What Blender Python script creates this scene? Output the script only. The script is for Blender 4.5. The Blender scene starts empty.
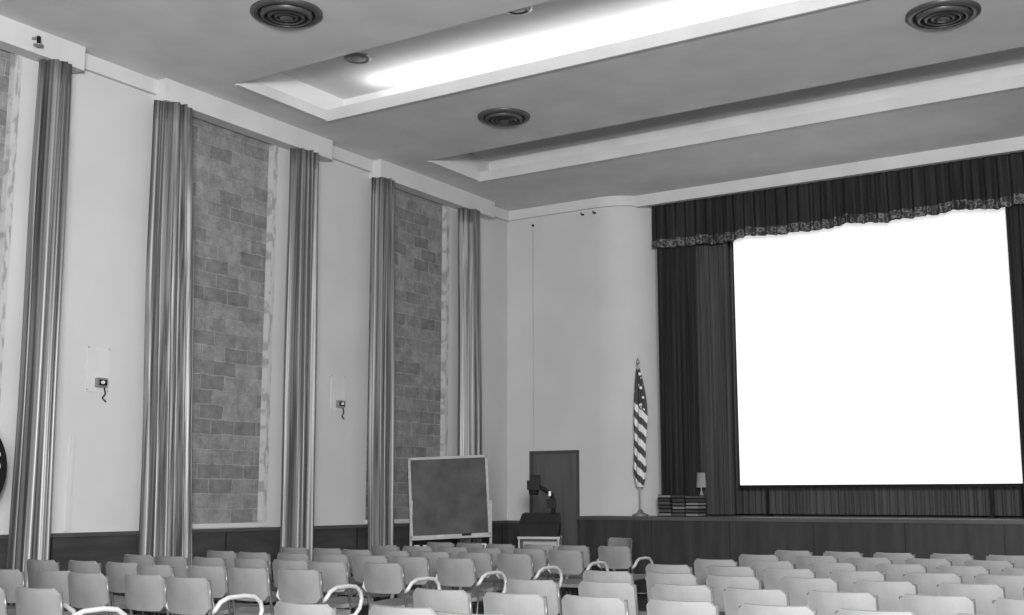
import bpy, bmesh, math, random
from mathutils import Vector, Matrix
random.seed(7)
S=bpy.context.scene
try:
    S.view_settings.view_transform='Standard'; S.view_settings.look='None'
except Exception: pass

# ---------------------------------------------------------------- materials
def nd(nt,t,**kw):
    n=nt.nodes.new(t)
    for k,v in kw.items(): setattr(n,k,v)
    return n
def base(name,col=.5,rough=.6,metal=0,spec=.5):
    m=bpy.data.materials.new(name); m.use_nodes=True
    b=m.node_tree.nodes['Principled BSDF']
    b.inputs['Base Color'].default_value=(col,col,col,1)
    b.inputs['Roughness'].default_value=rough; b.inputs['Metallic'].default_value=metal
    b.inputs['Specular IOR Level'].default_value=spec
    return m,m.node_tree,b
def mapped(nt,scale=(1,1,1)):
    tc=nd(nt,'ShaderNodeTexCoord'); mp=nd(nt,'ShaderNodeMapping')
    mp.inputs['Scale'].default_value=scale
    nt.links.new(tc.outputs['Object'],mp.inputs['Vector']); return mp.outputs['Vector']
def ramp(nt,fac,stops):
    r=nd(nt,'ShaderNodeValToRGB'); e=r.color_ramp.elements
    while len(e)<len(stops): e.new(.5)
    for i,(p,c) in enumerate(stops):
        e[i].position=p; e[i].color=(c,c,c,1)
    nt.links.new(fac,r.inputs['Fac']); return r.outputs['Color']
def noisy(name,c0,c1,rough=.7,scale=(1,1,1),ns=3,detail=6,bump=.0,metal=0,spec=.3,lo=.35,hi=.65):
    m,nt,b=base(name,c0,rough,metal,spec)
    v=mapped(nt,scale); n=nd(nt,'ShaderNodeTexNoise'); n.inputs['Scale'].default_value=ns; n.inputs['Detail'].default_value=detail
    nt.links.new(v,n.inputs['Vector'])
    nt.links.new(ramp(nt,n.outputs['Fac'],[(lo,c0),(hi,c1)]),b.inputs['Base Color'])
    if bump:
        bp=nd(nt,'ShaderNodeBump'); bp.inputs['Strength'].default_value=bump; bp.inputs['Distance'].default_value=.02
        nt.links.new(n.outputs['Fac'],bp.inputs['Height']); nt.links.new(bp.outputs['Normal'],b.inputs['Normal'])
    return m
def brickmat():
    m,nt,b=base('concrete_block',.3,.9,0,.2)
    tc=nd(nt,'ShaderNodeTexCoord'); sp=nd(nt,'ShaderNodeSeparateXYZ'); cb=nd(nt,'ShaderNodeCombineXYZ')
    nt.links.new(tc.outputs['Object'],sp.inputs[0]); nt.links.new(sp.outputs['Y'],cb.inputs['X']); nt.links.new(sp.outputs['Z'],cb.inputs['Y'])
    n0=nd(nt,'ShaderNodeTexNoise'); n0.inputs['Scale'].default_value=6
    nt.links.new(cb.outputs[0],n0.inputs['Vector'])
    mixv=nd(nt,'ShaderNodeVectorMath',operation='MULTIPLY_ADD'); mixv.inputs[1].default_value=(.035,.035,.0)
    nt.links.new(n0.outputs['Color'],mixv.inputs[0]); nt.links.new(cb.outputs[0],mixv.inputs[2])
    br=nd(nt,'ShaderNodeTexBrick'); br.inputs['Scale'].default_value=1
    br.inputs['Brick Width'].default_value=.38; br.inputs['Row Height'].default_value=.175
    br.inputs['Mortar Size'].default_value=.009; br.inputs['Mortar Smooth'].default_value=.5; br.inputs['Bias'].default_value=0
    br.inputs['Color1'].default_value=(.155,.155,.155,1); br.inputs['Color2'].default_value=(.235,.235,.235,1); br.inputs['Mortar'].default_value=(.26,.26,.26,1)
    nt.links.new(mixv.outputs[0],br.inputs['Vector'])
    n=nd(nt,'ShaderNodeTexNoise'); n.inputs['Scale'].default_value=5; n.inputs['Detail'].default_value=12; n.inputs['Roughness'].default_value=.8
    nt.links.new(cb.outputs[0],n.inputs['Vector'])
    mx=nd(nt,'ShaderNodeMixRGB',blend_type='MULTIPLY'); mx.inputs['Fac'].default_value=1
    nt.links.new(br.outputs['Color'],mx.inputs['Color1']); nt.links.new(ramp(nt,n.outputs['Fac'],[(.32,.55),(.68,1.4)]),mx.inputs['Color2'])
    nt.links.new(mx.outputs['Color'],b.inputs['Base Color'])
    bp=nd(nt,'ShaderNodeBump'); bp.inputs['Strength'].default_value=.5; bp.inputs['Distance'].default_value=.02
    nt.links.new(br.outputs['Fac'],bp.inputs['Height']); bp.invert=True
    nt.links.new(bp.outputs['Normal'],b.inputs['Normal'])
    return m
M={}
M['wall']=noisy('plaster_wall',.48,.52,.85,ns=1.0,bump=.05)
M['trim']=noisy('painted_trim',.50,.55,.6,ns=2)
M['ceil']=noisy('plaster_ceiling',.54,.61,.9,ns=1.5,bump=.15,detail=10)
M['covewhite']=noisy('cove_white',.66,.70,.8,ns=2)
M['dado']=noisy('wainscot_panel',.034,.052,.5,scale=(1,1,6),ns=1.5,spec=.2)
M['dadorail']=noisy('wainscot_rail',.055,.07,.5)
M['brick']=brickmat()
M['jamb']=noisy('peeled_jamb',.28,.44,.85,scale=(1,8,2),ns=3,lo=.40,hi=.5,bump=.2)
M['floor']=noisy('floor_tile',.025,.045,.4,ns=2)
M['satin']=noisy('satin_drape',.055,.23,.44,scale=(22,22,.12),ns=1.6,detail=3,metal=.3,spec=.7,lo=.38,hi=.62)  # vertical colour streaks paint extra fold highlights and shade into the satin
M['velvet']=noisy('velvet_curtain',.014,.032,.8,scale=(9,9,.2),ns=2,spec=.15)
M['velvet2']=noisy('stage_side_curtain',.045,.08,.8,scale=(9,9,.2),ns=2,spec=.1)
M['backdrop']=noisy('backdrop_cloth',.04,.06,.7,scale=(9,9,.2),ns=2)
M['stage']=noisy('stage_wood',.030,.045,.5,scale=(6,6,.6),ns=1.5,spec=.2)
M['stagetop']=noisy('stage_floor_wood',.06,.09,.4,scale=(.5,8,1),ns=1.5)
M['door']=noisy('door_paint',.08,.105,.45,scale=(5,1,.4),ns=2)
M['black']=noisy('black_metal',.006,.010,.6,ns=5,spec=.15)
M['chairpad']=noisy('chair_vinyl',.16,.21,.40,ns=4,spec=.4)
M['chairtube']=noisy('chair_tube',.09,.13,.3,ns=4,metal=.4)
M['armwhite']=noisy('arm_tube',.38,.45,.3,ns=4)
M['diff']=noisy('diffuser_metal',.06,.09,.4,ns=4,metal=.3)
M['diffdk']=noisy('diffuser_gap',.01,.015,.6,ns=4)
M['white']=noisy('white_paint',.6,.66,.5,ns=3)
M['shade']=noisy('lamp_shade_cloth',.18,.24,.7,ns=3)
M['lightwood']=noisy('light_wood',.27,.34,.5,scale=(1,1,6),ns=3)
M['slate']=noisy('chalkboard_slate',.035,.085,.7,ns=3.5,detail=10,lo=.3,hi=.75)
M['paper']=noisy('book_paper',.35,.45,.7)
M['metalgrey']=noisy('grey_metal',.22,.27,.4,metal=.4)
m,nt,b=base('glowing_screen_cloth',.9,.8); b.inputs['Emission Color'].default_value=(1,1,1,1); b.inputs['Emission Strength'].default_value=.66; M['screen']=m  # emission on the cloth stands in for the projected light
# valance fringe pattern
m,nt,b=base('valance_fringe',.05,.6); v=mapped(nt,(9,9,12)); w=nd(nt,'ShaderNodeTexVoronoi'); w.inputs['Scale'].default_value=1.2
nt.links.new(v,w.inputs['Vector']); nt.links.new(ramp(nt,w.outputs['Distance'],[(.3,.025),(.42,.19),(.55,.025)]),b.inputs['Base Color']); M['fringe']=m
# flag stripes
m,nt,b=base('flag_cloth',.6,.6)
tc=nd(nt,'ShaderNodeTexCoord'); sp=nd(nt,'ShaderNodeSeparateXYZ'); nt.links.new(tc.outputs['Object'],sp.inputs[0])
ma=nd(nt,'ShaderNodeMath',operation='MULTIPLY_ADD'); ma.inputs[1].default_value=1.1; nt.links.new(sp.outputs['X'],ma.inputs[0]); nt.links.new(sp.outputs['Z'],ma.inputs[2])
mf=nd(nt,'ShaderNodeMath',operation='MULTIPLY'); mf.inputs[1].default_value=4.4; nt.links.new(ma.outputs[0],mf.inputs[0])
fr=nd(nt,'ShaderNodeMath',operation='FRACT'); nt.links.new(mf.outputs[0],fr.inputs[0])
st=ramp(nt,fr.outputs[0],[(0,.05),(.49,.05),(.51,.65)])
vo=nd(nt,'ShaderNodeTexVoronoi'); vo.inputs['Scale'].default_value=13; nt.links.new(tc.outputs['Object'],vo.inputs['Vector'])
ca=ramp(nt,vo.outputs['Distance'],[(0,.7),(.28,.7),(.34,.03)])
gt=nd(nt,'ShaderNodeMath',operation='GREATER_THAN'); gt.inputs[1].default_value=2.72
m3=nd(nt,'ShaderNodeMath',operation='MULTIPLY_ADD'); m3.inputs[1].default_value=.8; nt.links.new(sp.outputs['X'],m3.inputs[0]); nt.links.new(sp.outputs['Z'],m3.inputs[2])
add=nd(nt,'ShaderNodeMath',operation='ADD'); add.inputs[1].default_value=8.05*.8; nt.links.new(m3.outputs[0],add.inputs[0]); nt.links.new(add.outputs[0],gt.inputs[0])
mx=nd(nt,'ShaderNodeMixRGB'); nt.links.new(gt.outputs[0],mx.inputs['Fac']); nt.links.new(st,mx.inputs['Color1']); nt.links.new(ca,mx.inputs['Color2'])
nt.links.new(mx.outputs['Color'],b.inputs['Base Color']); M['flag']=m

# ---------------------------------------------------------------- mesh builder
# the stage wall of this hall is not quite square to the side wall: plan slope K
K=.035
def plan(p): return (p[0],p[1]-K*(p[0]+10.6),p[2])
class MB:
    def __init__(s,name,mats,splay=False):
        s.name=name; s.mats=mats; s.v=[]; s.f=[]; s.mi=[]; s.sm=[]; s.splay=splay
    def idx(s,m): 
        if m not in s.mats: s.mats.append(m)
        return s.mats.index(m)
    def add(s,vs,fs,m,smooth=False):
        o=len(s.v); s.v+= [plan(p) if s.splay else tuple(p) for p in vs]
        k=s.idx(m)
        for f in fs: s.f.append([i+o for i in f]); s.mi.append(k); s.sm.append(smooth)
    def box(s,x0,x1,y0,y1,z0,z1,m,mat=None):
        vs=[Vector((x,y,z)) for x in (x0,x1) for y in (y0,y1) for z in (z0,z1)]
        if mat is not None: vs=[mat@p for p in vs]
        s.add(vs,[(0,1,3,2),(4,6,7,5),(0,4,5,1),(2,3,7,6),(0,2,6,4),(1,5,7,3)],m)
    def tube(s,pts,r,m,n=8,cap=True):
        pts=[Vector(p) for p in pts]; vs=[];fs=[]
        rr=r if isinstance(r,(list,tuple)) else [r]*len(pts)
        prev=None
        for i,p in enumerate(pts):
            d=(pts[min(i+1,len(pts)-1)]-pts[max(i-1,0)]).normalized()
            a=prev if prev is not None else (Vector((0,0,1)) if abs(d.z)<.9 else Vector((1,0,0)))
            u=(a-d*a.dot(d)).normalized(); prev=u; w=d.cross(u)
            for k in range(n):
                t=2*math.pi*k/n; vs.append(p+(u*math.cos(t)+w*math.sin(t))*rr[i])
        for i in range(len(pts)-1):
            for k in range(n):
                a=i*n+k;b2=i*n+(k+1)%n; fs.append((a,b2,b2+n,a+n))
        s.add(vs,fs,m,True)
        if cap:
            s.add([vs[k] for k in range(n)],[tuple(reversed(range(n)))],m); s.add([vs[-n+k] for k in range(n)],[tuple(range(n))],m)
    def lathe(s,prof,c,m,n=40,smooth=True):
        vs=[];fs=[];c=Vector(c)
        for (r,z) in prof:
            for k in range(n):
                t=2*math.pi*k/n; vs.append(c+Vector((r*math.cos(t),r*math.sin(t),z)))
        for i in range(len(prof)-1):
            for k in range(n):
                a=i*n+k;b2=i*n+(k+1)%n; fs.append((a,b2,b2+n,a+n))
        s.add(vs,fs,m,smooth)
    def grid(s,fn,nu,nv,m,smooth=True):
        vs=[fn(i/nu,j/nv) for j in range(nv+1) for i in range(nu+1)]
        fs=[(j*(nu+1)+i,j*(nu+1)+i+1,(j+1)*(nu+1)+i+1,(j+1)*(nu+1)+i) for j in range(nv) for i in range(nu)]
        s.add(vs,fs,m,smooth)
    def panel(s,w,h,th,bend,fr,m,T,nx=12):
        F=[]
        for i in range(nx+1):
            x=-w/2+w*i/nx; e=abs(x)-(w/2-fr); hh=h/2-(fr-math.sqrt(max(fr*fr-e*e,0)) if e>0 else 0)
            F.append((x,bend*(1-(2*x/w)**2),hh))
        vs=[]
        for (x,y,hh) in F:
            vs+= [T@Vector((x,y-th/2,-hh)),T@Vector((x,y-th/2,hh)),T@Vector((x,y+th/2,hh)),T@Vector((x,y+th/2,-hh))]
        fa=[];fb=[]
        for i in range(nx):
            a=i*4;c=a+4
            fb.append((a,c,c+1,a+1)); fa+= [(a+1,c+1,c+2,a+2),(a+2,c+2,c+3,a+3),(a+3,c+3,c,a)]
        fa+= [(0,1,2,3),(nx*4+3,nx*4+2,nx*4+1,nx*4)]
        s.add(vs,fb+fa,m)
    def mesh(s):
        me=bpy.data.meshes.new(s.name); me.from_pydata(s.v,[],s.f)
        for m in s.mats: me.materials.append(M[m])
        for p,k,q in zip(me.polygons,s.mi,s.sm): p.material_index=k; p.use_smooth=q
        me.update(); return me
    def obj(s,loc=None):
        o=bpy.data.objects.new(s.name,s.mesh()); S.collection.objects.link(o)
        bm=bmesh.new(); bm.from_mesh(o.data); bmesh.ops.recalc_face_normals(bm,faces=bm.faces); bm.to_mesh(o.data); bm.free()
        return o

# ---------------------------------------------------------------- room dimensions
XL=-10.6; YF=16.95; ZC=6.08; XR=4.6; YB=-4.0
bays=[(5.55,7.50),(9.5,11.32),(13.3,15.2)]; BZ0=1.02; BZ1=5.85
w=MB('wall_left',['wall']); y=YB
for a,b_ in bays:
    w.box(XL-.3,XL,y,a,0,ZC+.4,'wall'); w.box(XL-.3,XL,a,b_,0,BZ0,'wall'); w.box(XL-.3,XL,a,b_,BZ1,ZC+.4,'wall'); y=b_
w.box(XL-.3,XL,y,YF+.3,0,ZC+.4,'wall'); w.obj()
for i,(a,b_) in enumerate(bays):
    k=MB('window_%d'%(i+1),['brick'])
    k.box(XL-.2,XL-.07,a,b_,BZ0,BZ1,'brick')
    k.box(XL-.07,XL+.012,b_-.05,b_+.03,BZ0,BZ1,'jamb')
    k.box(XL-.07,XL+.03,a,b_+.03,BZ0-.03,BZ0+.02,'wall')
    k.obj()
fl=MB('floor',['floor']); fl.box(XL-.3,XR+.3,YB,YF+3,-.1,0,'floor'); fl.obj()
# front wall with rounded pier
R=.8; CX=-8.88; CY=YF+R; AE=math.radians(72); PX=CX+R*math.sin(AE); PY=CY-R*math.cos(AE)
w=MB('wall_front',['wall'],True)
DX0,DX1,DZ=-10.16,-9.24,2.08
w.box(XL,DX0,YF,YF+.25,0,ZC+.4,'wall'); w.box(DX0,DX1,YF,YF+.25,DZ,ZC+.4,'wall'); w.box(DX1,CX,YF,YF+.25,0,ZC+.4,'wall')
w.grid(lambda u,v:(CX+R*math.sin(u*AE),CY-R*math.cos(u*AE),v*(ZC+.4)),32,1,'wall')
w.box(PX-.04,PX,PY,19.1,0,ZC+.4,'wall')
RX=2.2; QX=RX+R-R*math.sin(AE)
w.grid(lambda u,v:(RX+R-R*math.sin(u*AE),CY-R*math.cos(u*AE),v*(ZC+.4)),32,1,'wall')
w.box(RX+R,XR,YF,YF+.25,0,ZC+.4,'wall'); w.box(QX,QX+.04,PY,19.1,0,ZC+.4,'wall')
w.obj()
w=MB('wall_back_stage',['backdrop'],True); w.box(PX-.3,RX+.6,19.3,19.4,0,ZC+.4,'backdrop'); w.obj()
w=MB('wall_right',['wall']); w.box(XR,XR+.3,YB,YF+.25,0,ZC+.4,'wall'); w.obj()

# ceiling with two recessed coves
c=MB('ceiling',['ceil'],True); T=.10
c1=(-9.87,9.87,11.50,11.80); c2=(-9.87,13.70,15.02,15.27); XE=3.2
H=.36; CB=YB-1
c.box(XL-.3,XR+.3,CB,c1[1],ZC,ZC+T,'ceil')
c.box(XL-.3,XR+.3,c1[2],c2[1],ZC,ZC+T,'ceil')
c.box(XL-.3,XR+.3,c2[2],YF+2.6,ZC,ZC+T,'ceil')
for k in (c1,c2):
    c.box(XL-.3,k[0],k[1],k[2],ZC,ZC+T,'ceil'); c.box(XE,XR+.3,k[1],k[2],ZC,ZC+T,'ceil')
for k,mm in ((c1,'covewhite'),(c2,'ceil')):
    c.box(k[0]-.1,XE+.1,k[1]-.1,k[3]+.1,ZC+H,ZC+H+.05,mm)
    c.box(k[0]-.1,k[0],k[1]-.1,k[3]+.1,ZC+T,ZC+H,mm)
    c.box(XE,XE+.1,k[1]-.1,k[3]+.1,ZC+T,ZC+H,mm)
    c.box(k[0],XE,k[3],k[3]+.1,ZC+T,ZC+H,mm); c.box(k[0],XE,k[1]-.1,k[1],ZC+T,ZC+H,mm)
c.obj()
for i,k in enumerate((c1,c2)):
    t=MB('trim_%d'%(i+1),['ceil'],True)
    t.box(k[0]-.02,XE,k[2]-.03,k[2]+.01,ZC-.02,ZC+T+.03,'trim'); t.box(k[0]-.03,k[0]+.02,k[1]+.01,k[2]-.035,ZC-.012,ZC+T+.02,'ceil'); t.obj()
# cornices
t=MB('trim_3',['trim'])
t.box(XL,XL+.06,YB,YF,ZC-.17,ZC,'trim')
for a,b_ in ((5.4,8.15),(9.28,12.2),(13.25,16.25)):
    t.box(XL,XL+.2,a,b_,ZC-.26,ZC,'trim')
t.obj()
t=MB('trim_4',['trim'],True)
t.box(XL,CX,YF-.05,YF,ZC-.16,ZC,'trim')
rr=R+.05
def arc(cx,sg):
    def f(u,v):
        a=u*AE; pr=[(R,ZC-.16),(rr,ZC-.16),(rr,ZC)]
        q=pr[int(round(v*2))]; return (cx+sg*q[0]*math.sin(a),CY-q[0]*math.cos(a),q[1])
    return f
t.grid(arc(CX,1),24,2,'trim',False); t.grid(arc(RX+R,-1),24,2,'trim',False)
t.box(CX+R*.75,RX+R*.25,YF+.20,YF+.30,ZC-.18,ZC,'trim')
t.box(RX+R,XR,YF-.05,YF,ZC-.16,ZC,'trim')
t.obj()
# wainscot
b=MB('baseboard_left',['dado'])
b.box(XL,XL+.03,YB,YF,0,.94,'dado'); b.box(XL,XL+.05,YB,YF,.94,.98,'dadorail'); b.box(XL,XL+.05,YB,YF,0,.14,'dadorail')
y=YB
while y<YF: b.box(XL+.03,XL+.036,y,y+.012,.14,.94,'black'); y+=1.22
b.obj()
b=MB('baseboard_front',['dado'],True)
b.box(XL+.05,DX0-.04,YF-.03,YF,0,.94,'dado'); b.box(XL+.05,DX0-.04,YF-.05,YF,.94,.98,'dadorail')
b.box(DX1+.04,CX,YF-.03,YF,0,.94,'dado'); b.box(DX1+.04,CX,YF-.05,YF,.94,.98,'dadorail')
b.obj()
# door
d=MB('door_1',['door'],True)
d.box(DX0+.04,DX1-.04,YF+.02,YF+.06,0,DZ-.04,'door')
for (a,b_) in ((DX0,DX0+.04),(DX1-.04,DX1)): d.box(a,b_,YF-.02,YF+.08,0,DZ,'dadorail')
d.box(DX0+.04,DX1-.04,YF-.02,YF+.08,DZ-.04,DZ,'dadorail')
d.lathe([(0,.0),(.03,.0),(.035,.03),(.02,.05),(0,.05)],(DX0+.12,YF-.02,1.0),'metalgrey',16)
d.obj()
# stage
SY=16.25; SZ=1.07; SX0=-8.86
s=MB('stage_platform',['stage'],True)
s.box(SX0,RX+1.5,SY,YF-.06,0,SZ-.05,'stage'); s.box(PX+.01,QX-.01,YF-.06,19.25,0,SZ-.05,'stage')
s.box(SX0-.02,RX+1.5,SY-.03,YF-.06,SZ-.05,SZ,'stagetop'); s.box(PX+.01,QX-.01,YF-.06,19.25,SZ-.05,SZ,'stagetop')
x=SX0+1.2
while x<RX+1.4: s.box(x,x+.006,SY-.002,SY,.08,SZ-.05,'black'); x+=1.2
s.obj()

# ---------------------------------------------------------------- curtains
def folds(seed,n):
    r=random.Random(seed); ph=[r.uniform(0,6.28) for _ in range(4)]
    def g(u,s_):
        return (math.sin(2*math.pi*n*u+ph[0]+.5*math.sin(2*math.pi*u*2+ph[1]))*.62+.28*math.sin(2*math.pi*n*1.9*u+ph[2]+.8*s_)+.14*math.sin(2*math.pi*n*.5*u+ph[3]+1.3*s_))
    return g
def wall_drape(seed,ya,yb,z0,z1,lean=0,spread=.16,topw=.9):
    o=MB('window_curtain',['satin']); g=folds(seed,4.2); wd=yb-ya; yc=(ya+yb)/2
    def f(u,v):
        k=topw+(1+spread-topw)*(1-v)**.8 + .04*math.sin(v*9+seed)
        y=yc+(u-.5)*wd*k+lean*(1-v); A=.055*(.75+.5*(1-v))
        return (XL+.10+A*g(u,v)+.18*math.sin(math.pi*u),y+.02*g(u*.7+.2,v),z0+(z1-z0)*v)
    o.grid(f,110,24,'satin')
    ob=o.obj(); md=ob.modifiers.new('thickness','SOLIDIFY'); md.thickness=.006; return ob
wall_drape(1,7.64,8.06,.06,5.81,lean=+.04,spread=.12)
wall_drape(2,9.17,9.79,.06,5.81,lean=+.20,spread=.2)
wall_drape(3,11.42,11.99,.06,5.81,lean=+.05,spread=.08)
wall_drape(4,13.12,13.62,.06,5.81,spread=.1,lean=.08)
wall_drape(5,15.34,15.84,.06,5.81,spread=.0,lean=.10)
wall_drape(6,5.3,5.8,.06,5.81)
def stage_cloth(name,seed,x0,x1,y,z0,z1,n,amp,mat,nx=160,bot=None):
    o=MB(name,[mat],True); g=folds(seed,n)
    def f(u,v):
        zb=z0+(bot(u) if bot else 0)
        return (x0+(x1-x0)*u,y+amp*g(u,v)*(.5+.5*(1-v)),zb+(z1-zb)*v)
    o.grid(f,nx,6,mat); return o
stage_cloth('stage_curtain',11,PX+.01,-7.45,17.56,SZ+.02,5.95,8,.045,'velvet').obj()
stage_cloth('stage_curtain',12,-7.52,-6.96,17.72,SZ+.02,5.95,7,.04,'velvet2').obj()
stage_cloth('stage_curtain',13,-2.83,QX-.05,17.6,SZ+.02,5.95,40,.05,'velvet',500).obj()
stage_cloth('stage_backdrop_curtain',14,-7.9,QX-.1,18.6,SZ+.02,5.95,90,.04,'backdrop',900).obj()
vb=lambda u:.016*math.sin(u*46)+.012*math.sin(u*83+1)+.008*math.sin(u*171)
VX0=PX+.02; VX1=QX-.02
o=stage_cloth('stage_valance',15,VX0,VX1,17.38,5.34,5.93,62,.05,'velvet',1100,vb)
g=folds(15,62)
def fv(u,v):
    zt=5.34+vb(u)
    return (VX0+(VX1-VX0)*u,17.38+.05*g(u,0)-.012,zt-.12+.14*v)
o.grid(fv,1100,2,'fringe')
o.obj()
# screen
s=MB('projection_screen',['screen'],True)
a0,a1=-6.96,-2.85
s.box(a0,a1,17.98,18.0,1.53,5.6,'screen'); s.box(a0-.02,a1+.02,17.97,18.02,1.485,1.53,'black'); s.box(a0-.03,a1+.03,17.97,18.05,5.6,5.68,'black')
for xx in (-6.55,-3.3):
    s.box(xx-.02,xx+.02,18.03,18.06,SZ,5.6,'black'); s.box(xx-.03,xx+.03,17.9,18.2,SZ,SZ+.03,'black')
s.obj()

# ---------------------------------------------------------------- ceiling fixtures
def diffuser(x,y,r):
    d=MB('ceiling_air_diffuser',['diff'])
    z=ZC
    d.lathe([(r,0),(r,-.02),(r*.86,-.045),(r*.80,-.03)],(x,y,z),'diff')
    d.lathe([(r*.80,-.03),(r*.74,-.005),(r*.70,-.005)],(x,y,z),'diffdk')
    for k in (.72,.54,.36):
        d.lathe([(r*k,-.03),(r*(k-.02),-.055),(r*(k-.10),-.075),(r*(k-.11),-.06)],(x,y,z),'diff')
        d.lathe([(r*(k-.11),-.06),(r*(k-.13),-.02),(r*(k-.19),-.03)],(x,y,z),'diffdk')
    d.lathe([(r*.2,-.05),(r*.16,-.085),(0,-.09)],(x,y,z),'diff')
    d.obj()
diffuser(-7.93,8.56,.355); diffuser(-7.87,12.5,.33); diffuser(-2.42,12.0,.355)
def spot(x,y):
    d=MB('recessed_ceiling_light',['trim']); z=ZC+H
    d.lathe([(.16,0),(.16,-.015),(.12,-.03),(.10,-.015)],(x,y,z),'metalgrey',32); d.lathe([(.10,-.015),(.06,-.03),(0,-.035)],(x,y,z),'trim',32); d.obj()
spot(-8.75,10.68); spot(-6.38,10.40)
d=MB('fire_sprinkler',['metalgrey'])
d.tube([(XL+.12,7.50,ZC-.12),(XL+.3,7.50,ZC-.12)],.015,'metalgrey'); d.tube([(XL+.3,7.50,ZC-.12),(XL+.3,7.50,ZC-.2)],.02,'black'); d.lathe([(.0,-.2),(.05,-.205),(.05,-.215),(0,-.22)],(XL+.3,7.50,ZC),'metalgrey',16)
d.obj()

# ---------------------------------------------------------------- wall boxes
def wallbox(y,z):
    o=MB('wall_thermostat',['wall'])
    o.box(XL,XL+.01,y-.17,y+.12,z-.1,z+.38,'trim')
    for a,b_ in ((-.17,.36),(.10,.36),(-.17,-.09),(.10,-.09)): o.box(XL+.010,XL+.014,y+a,y+a+.015,z+b_,z+b_+.015,'metalgrey')
    o.box(XL+.012,XL+.06,y-.065,y+.065,z-.05,z+.05,'metalgrey')
    o.box(XL+.06,XL+.075,y-.045,y+.045,z-.03,z+.03,'black')
    o.tube([(XL+.075,y-.02,z),(XL+.10,y-.02,z)],.018,'white',12)
    o.tube([(XL+.05,y+.03,z-.05),(XL+.06,y+.04,z-.12),(XL+.05,y+.01,z-.16),(XL+.06,y+.05,z-.2)],.008,'black')
    o.obj()
wallbox(8.72,2.55); wallbox(12.68,2.58)
o=MB('wall_conduit',['trim']); o.box(XL,XL+.03,8.38,8.42,1.0,1.98,'trim')
o.obj()
def fy_(x,y): return y-K*(x+10.6)
yw=fy_(-10.08,YF)
o=MB('wall_hanging_wire',['metalgrey']); o.tube([(-10.08,yw-.02,ZC-.3),(-10.08,yw-.02,DZ+.05)],.003,'metalgrey',6)
o.lathe([(0,0),(.02,0),(.02,-.03),(0,-.03)],(-10.08,yw-.02,ZC-.28),'black',10); o.obj()
for px in (-9.12,-8.9):
    yw=fy_(px,YF)
    o=MB('wall_hook',['black']); o.tube([(px,yw,ZC-.24),(px,yw-.08,ZC-.25),(px,yw-.09,ZC-.22)],.01,'black'); o.lathe([(0,.0),(.022,0),(.022,-.02),(0,-.02)],(px,yw-.03,ZC-.23),'black',10); o.obj()

# ---------------------------------------------------------------- flag
fx,fy=-8.05,16.6
o=MB('american_flag',['flag'])
o.tube([(fx,fy,SZ+.04),(fx,fy,3.36)],.013,'metalgrey',10)
o.lathe([(0,.0),(.12,.0),(.12,.025),(.05,.05),(.025,.1),(0,.1)],(fx,fy,SZ),'metalgrey',24)
o.lathe([(0,.14),(.004,.11),(.022,.06),(.03,.03),(.012,.0),(0,0)],(fx,fy,3.33),'metalgrey',12)
def ff(u,v):
    s_=1-v; a=2*math.pi*u
    wd=.025+.075*min(1,s_*2.2)+.015*math.sin(s_*7); 
    if s_>.85: wd*=1-.55*(s_-.85)/.15
    rx=wd*(1+.22*math.cos(5*a+s_*3)+.1*math.cos(3*a)); ry=wd*.7*(1+.3*math.cos(6*a+1+s_*2))
    return (fx+.02*min(1,s_*3)+rx*math.cos(a)+.015*math.sin(s_*5),fy-.01+ry*math.sin(a),3.27-1.77*s_)
o.grid(ff,72,40,'flag'); o.obj()

# ---------------------------------------------------------------- chalkboard
o=MB('rolling_chalkboard',['lightwood'])
T=Matrix.Translation((-9.79,14.18,0))@Matrix.Rotation(math.radians(38),4,'Z')
tl=T@Matrix.Translation((0,0,.8))@Matrix.Rotation(math.radians(-6),4,'X')@Matrix.Rotation(math.radians(-2.5),4,'Y')
W=.56;Hh=1.12
o.box(-W+.03,W-.03,-.012,.012,.03,Hh-.03,'slate',tl)
for q in ((-W,-W+.035,-.03,.02,0,Hh),(W-.035,W,-.03,.02,0,Hh),(-W,W,-.03,.02,Hh-.035,Hh),(-W,W,-.03,.02,0,.035)): o.box(*q,'lightwood',tl)
o.box(-W,W,-.12,-.01,-.03,0,'lightwood',tl); o.box(-.2,-.1,-.1,-.05,0,.03,'paper',tl); o.box(.15,.28,-.1,-.05,0,.035,'black',tl)
for sx in (-W-.01,W-.02):
    o.box(sx,sx+.035,.02,.05,.12,1.3,'lightwood',T); o.box(sx,sx+.035,-.28,.32,.08,.12,'lightwood',T)
    for yy in (-.25,.28):
        o.tube([T@Vector((sx,yy,.04)),T@Vector((sx+.03,yy,.04))],.04,'black',12)
o.box(-W,W,.02,.05,.3,.36,'lightwood',T)
o.box(-W,W,-.25,.3,.5,.53,'lightwood',T)
r=random.Random(3); x=-W+.05
while x<W-.12:
    ww=r.uniform(.05,.14); o.box(x,x+ww,-.2,.05,.53,.53+r.uniform(.12,.2),r.choice(['paper','white','metalgrey']),T); x+=ww+r.uniform(.01,.05)
o.obj()

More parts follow.
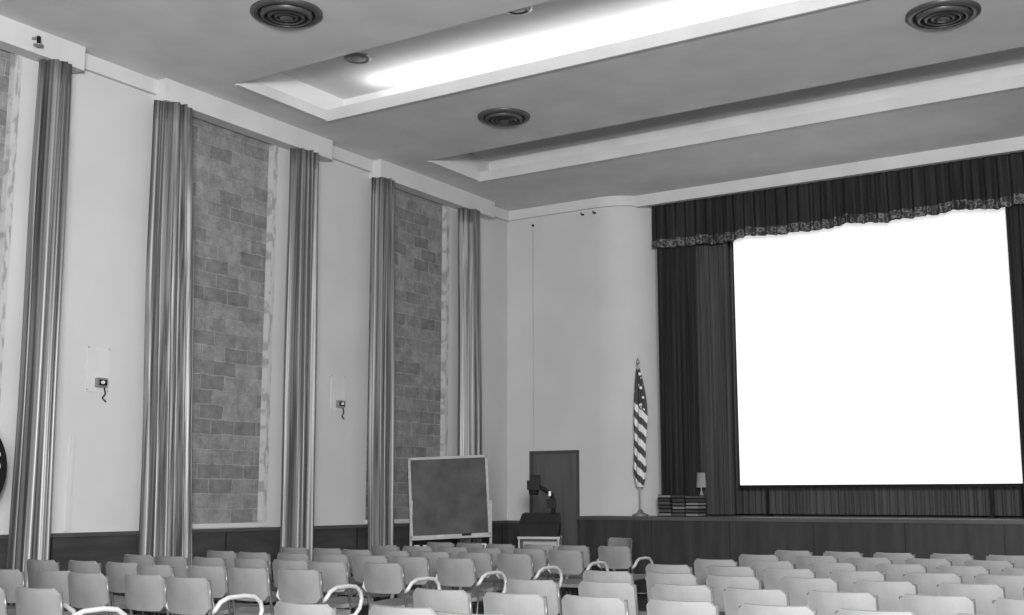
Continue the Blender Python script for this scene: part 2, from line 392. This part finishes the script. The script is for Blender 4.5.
# ---------------------------------------------------------------- overhead projector on cart
T=Matrix.Translation((-8.08,13.72,0))@Matrix.Rotation(math.radians(25),4,'Z')
o=MB('projector_cart',['metalgrey'])
o.box(-.27,.27,-.22,.22,.82,.85,'lightwood',T); o.box(-.27,.27,-.22,.22,.3,.33,'lightwood',T); o.box(-.26,-.24,-.22,.22,.33,.82,'lightwood',T); o.box(.24,.26,-.22,.22,.33,.82,'lightwood',T); o.box(-.24,.24,.2,.22,.33,.82,'lightwood',T)
for sx in (-.25,.25):
    for sy in (-.2,.2): o.box(sx-.015,sx+.015,sy-.015,sy+.015,.08,.3,'metalgrey',T); o.tube([T@Vector((sx-.015,sy,.04)),T@Vector((sx+.015,sy,.04))],.04,'black',10)
o.obj()
o=MB('overhead_projector',['black'])
vs=[(-.24,-.19,.851),(.24,-.19,.851),(.24,.19,.851),(-.24,.19,.851),(-.26,-.2,1.0),(.26,-.2,1.0),(.26,.2,1.0),(-.26,.2,1.0),(-.22,-.16,1.13),(.24,-.16,1.13),(.24,.16,1.15),(-.22,.16,1.15)]
vs=[T@Vector(v) for v in vs]
o.add(vs,[(3,2,1,0),(0,1,5,4),(1,2,6,5),(2,3,7,6),(3,0,4,7),(4,5,9,8),(5,6,10,9),(6,7,11,10),(7,4,8,11),(8,9,10,11)],'black')
o.tube([T@Vector(p) for p in ((.15,.12,1.1),(.17,.12,1.25),(.14,.1,1.38),(.05,.07,1.44),(-.05,.05,1.5))],.028,'black',10)
o.box(-.16,.0,-.1,.1,1.44,1.56,'black',T); o.box(-.13,.0,-.08,.1,1.56,1.63,'black',T)
o.tube([T@Vector((-.08,-.02,1.44)),T@Vector((-.08,-.02,1.37))],[.07,.055],'black',16); o.box(.08,.2,.0,.12,1.2,1.32,'black',T)
o.box(.11,.14,-.0,.01,1.36,1.42,'white',T)
o.obj()

# ---------------------------------------------------------------- stage items
o=MB('stack_of_books',['black']); r=random.Random(5)
for bx,n in ((-7.66,6),(-7.44,6),(-7.22,6)):
    z=SZ
    for k in range(n):
        h=r.uniform(.045,.06); dx=r.uniform(-.006,.006); dy=r.uniform(-.02,.02)
        T=Matrix.Translation((bx+dx,16.75+dy,z))
        o.box(-.1,.1,-.15,.15,0,.01,'black',T); o.box(-.095,.095,-.147,.14,.01,h-.01,r.choice(['dadorail','dado','metalgrey']),T); o.box(-.1,.1,-.15,.15,h-.01,h,'black',T); o.box(-.1,.1,.14,.15,0,h,'black',T)
        z+=h
o.obj()
o=MB('table_lamp',['shade']); lx,ly=-7.29,17.12
o.lathe([(0,0),(.06,0),(.06,.02),(.03,.05),(.045,.12),(.05,.2),(.045,.27),(.02,.34),(.01,.38),(.01,.45)],(lx,ly,SZ),'metalgrey',20)
o.lathe([(.075,.42),(.062,.64),(.060,.64),(.073,.42)],(lx,ly,SZ),'shade',24); o.obj()

# round sign left
o=MB('round_sign',['black']); yy,zz,xs=6.85,1.60,XL+.42
T=Matrix.Translation((xs,yy,zz))@Matrix.Rotation(math.radians(90),4,'Y')
o.tube([T@Vector((0,0,-.015)),T@Vector((0,0,.015))],.50,'black',48)
o.tube([(xs,yy,0.03),(xs,yy,zz-.48)],.02,'black'); o.lathe([(0,0),(.2,0),(.2,.02),(.03,.05),(0,.05)],(xs,yy,0),'black',24)
so=o.obj()
cu=bpy.data.curves.new('lettering','FONT'); cu.body='S'; cu.size=.26; cu.extrude=.004; cu.align_x='CENTER'; cu.align_y='CENTER'; cu.materials.append(M['white'])
tx=bpy.data.objects.new('lettering',cu); S.collection.objects.link(tx)
tx.matrix_world=Matrix.Translation((xs+.02,yy+.37,zz+.06))@Matrix.Rotation(math.radians(90),4,'Z')@Matrix.Rotation(math.radians(90),4,'X')
tx.parent=so

# ---------------------------------------------------------------- chairs
def chair_mesh(arms,name):
    c=MB(name,['chairpad'])
    T=Matrix.Translation((0,-.235,.675))@Matrix.Rotation(math.radians(9),4,'X')
    c.panel(.40,.25,.022,-.035,.035,'chairpad',T)
    T=Matrix.Translation((0,0,.445))@Matrix.Rotation(math.radians(-87),4,'X')
    c.panel(.40,.42,.035,.008,.06,'chairpad',T)
    r=.011
    for sx in (-1,1):
        x=sx*.195
        c.tube([(x,-.232,.78),(x,-.215,.66),(x,-.18,.5),(x,-.165,.43),(x,-.19,.25),(x*1.04,-.25,.0)],r,'chairtube')
        c.tube([(x,-.17,.42),(x,.12,.425),(x,.17,.41),(x,.19,.37),(x*1.04,.23,0)],r,'chairtube')
        if arms:
            ax=sx*.245
            c.tube([(x,-.19,.55),(sx*.235,-.2,.585),(ax,-.17,.63),(ax,-.1,.655),(ax,.05,.66),(ax,.15,.65),(ax,.215,.61),(ax,.235,.55),(ax,.21,.48),(sx*.23,.17,.43),(x,.14,.42)],.017,'armwhite',10)
    c.tube([(-.195,-.18,.3),(.195,-.18,.3)],.008,'chairtube'); c.tube([(-.2,.2,.25),(.2,.2,.25)],.008,'chairtube')
    c.tube([(-.195,-.165,.43),(.195,-.165,.43)],.009,'chairtube')
    me=c.mesh(); bm=bmesh.new(); bm.from_mesh(me); bmesh.ops.remove_doubles(bm,verts=bm.verts,dist=1e-5); bmesh.ops.recalc_face_normals(bm,faces=bm.faces); bm.to_mesh(me); bm.free(); return me
mc=chair_mesh(False,'auditorium_chair'); ma_=chair_mesh(True,'auditorium_armchair')
def put(me,x,y,rot=0):
    o=bpy.data.objects.new(me.name.split('.')[0],me); S.collection.objects.link(o); o.location=(x,y,0); o.rotation_euler=(0,0,rot); return o
r=random.Random(11)
rows=[12.75,11.68,10.6,9.55,8.5,7.42,6.35,5.2,4.1]
for ri,y in enumerate(rows):
    j=r.uniform(-.05,.05)
    for k in range(6+(1 if ri>1 else 0)):
        x=-6.42-(.50 if k else 0)-.48*max(k-1,0)+j
        put(ma_ if k==0 else mc,x+r.uniform(-.012,.012),y+r.uniform(-.06,.06),r.uniform(-.05,.05))
    for k in range(13):
        x=-4.3+.52*k+j*.8
        put(mc,x+r.uniform(-.02,.02),y+.02+r.uniform(-.06,.06),r.uniform(-.05,.05))
put(mc,-7.75,15.0,math.radians(170))

# ---------------------------------------------------------------- lights
def area(name,loc,target,sx,sy,power):
    l=bpy.data.lights.new(name,'AREA'); l.shape='RECTANGLE'; l.size=sx; l.size_y=sy; l.energy=power
    o=bpy.data.objects.new(name,l); S.collection.objects.link(o); o.location=loc
    o.rotation_euler=(Vector(target)-Vector(loc)).to_track_quat('-Z','Y').to_euler(); return o
area('photographer_flash',(1.2,-1.2,2.7),(-7.5,13,3.6),.8,.8,1450)
area('ceiling_fill',(.8,-2.5,2.4),(-4,8,6.6),2.5,2.5,1250)  # added fill from behind the camera, brightens the ceiling; no real fixture
area('cove_lamp',(-5.3,fy_(-5.3,11.65),ZC+.15),(-5.3,fy_(-5.3,11.65)-.25,ZC+1),7.6,.1,34)
wd=bpy.data.worlds.new('world'); S.world=wd; wd.use_nodes=True
wd.node_tree.nodes['Background'].inputs[0].default_value=(1,1,1,1); wd.node_tree.nodes['Background'].inputs[1].default_value=.55

# ---------------------------------------------------------------- camera
cam=bpy.data.cameras.new('camera'); co=bpy.data.objects.new('camera',cam); S.collection.objects.link(co)
co.location=(0,0,1.33); co.rotation_euler=(math.radians(98.9),0,math.radians(31.8))
cam.sensor_width=36; cam.lens=36*1219/1024; cam.clip_end=200
S.camera=co
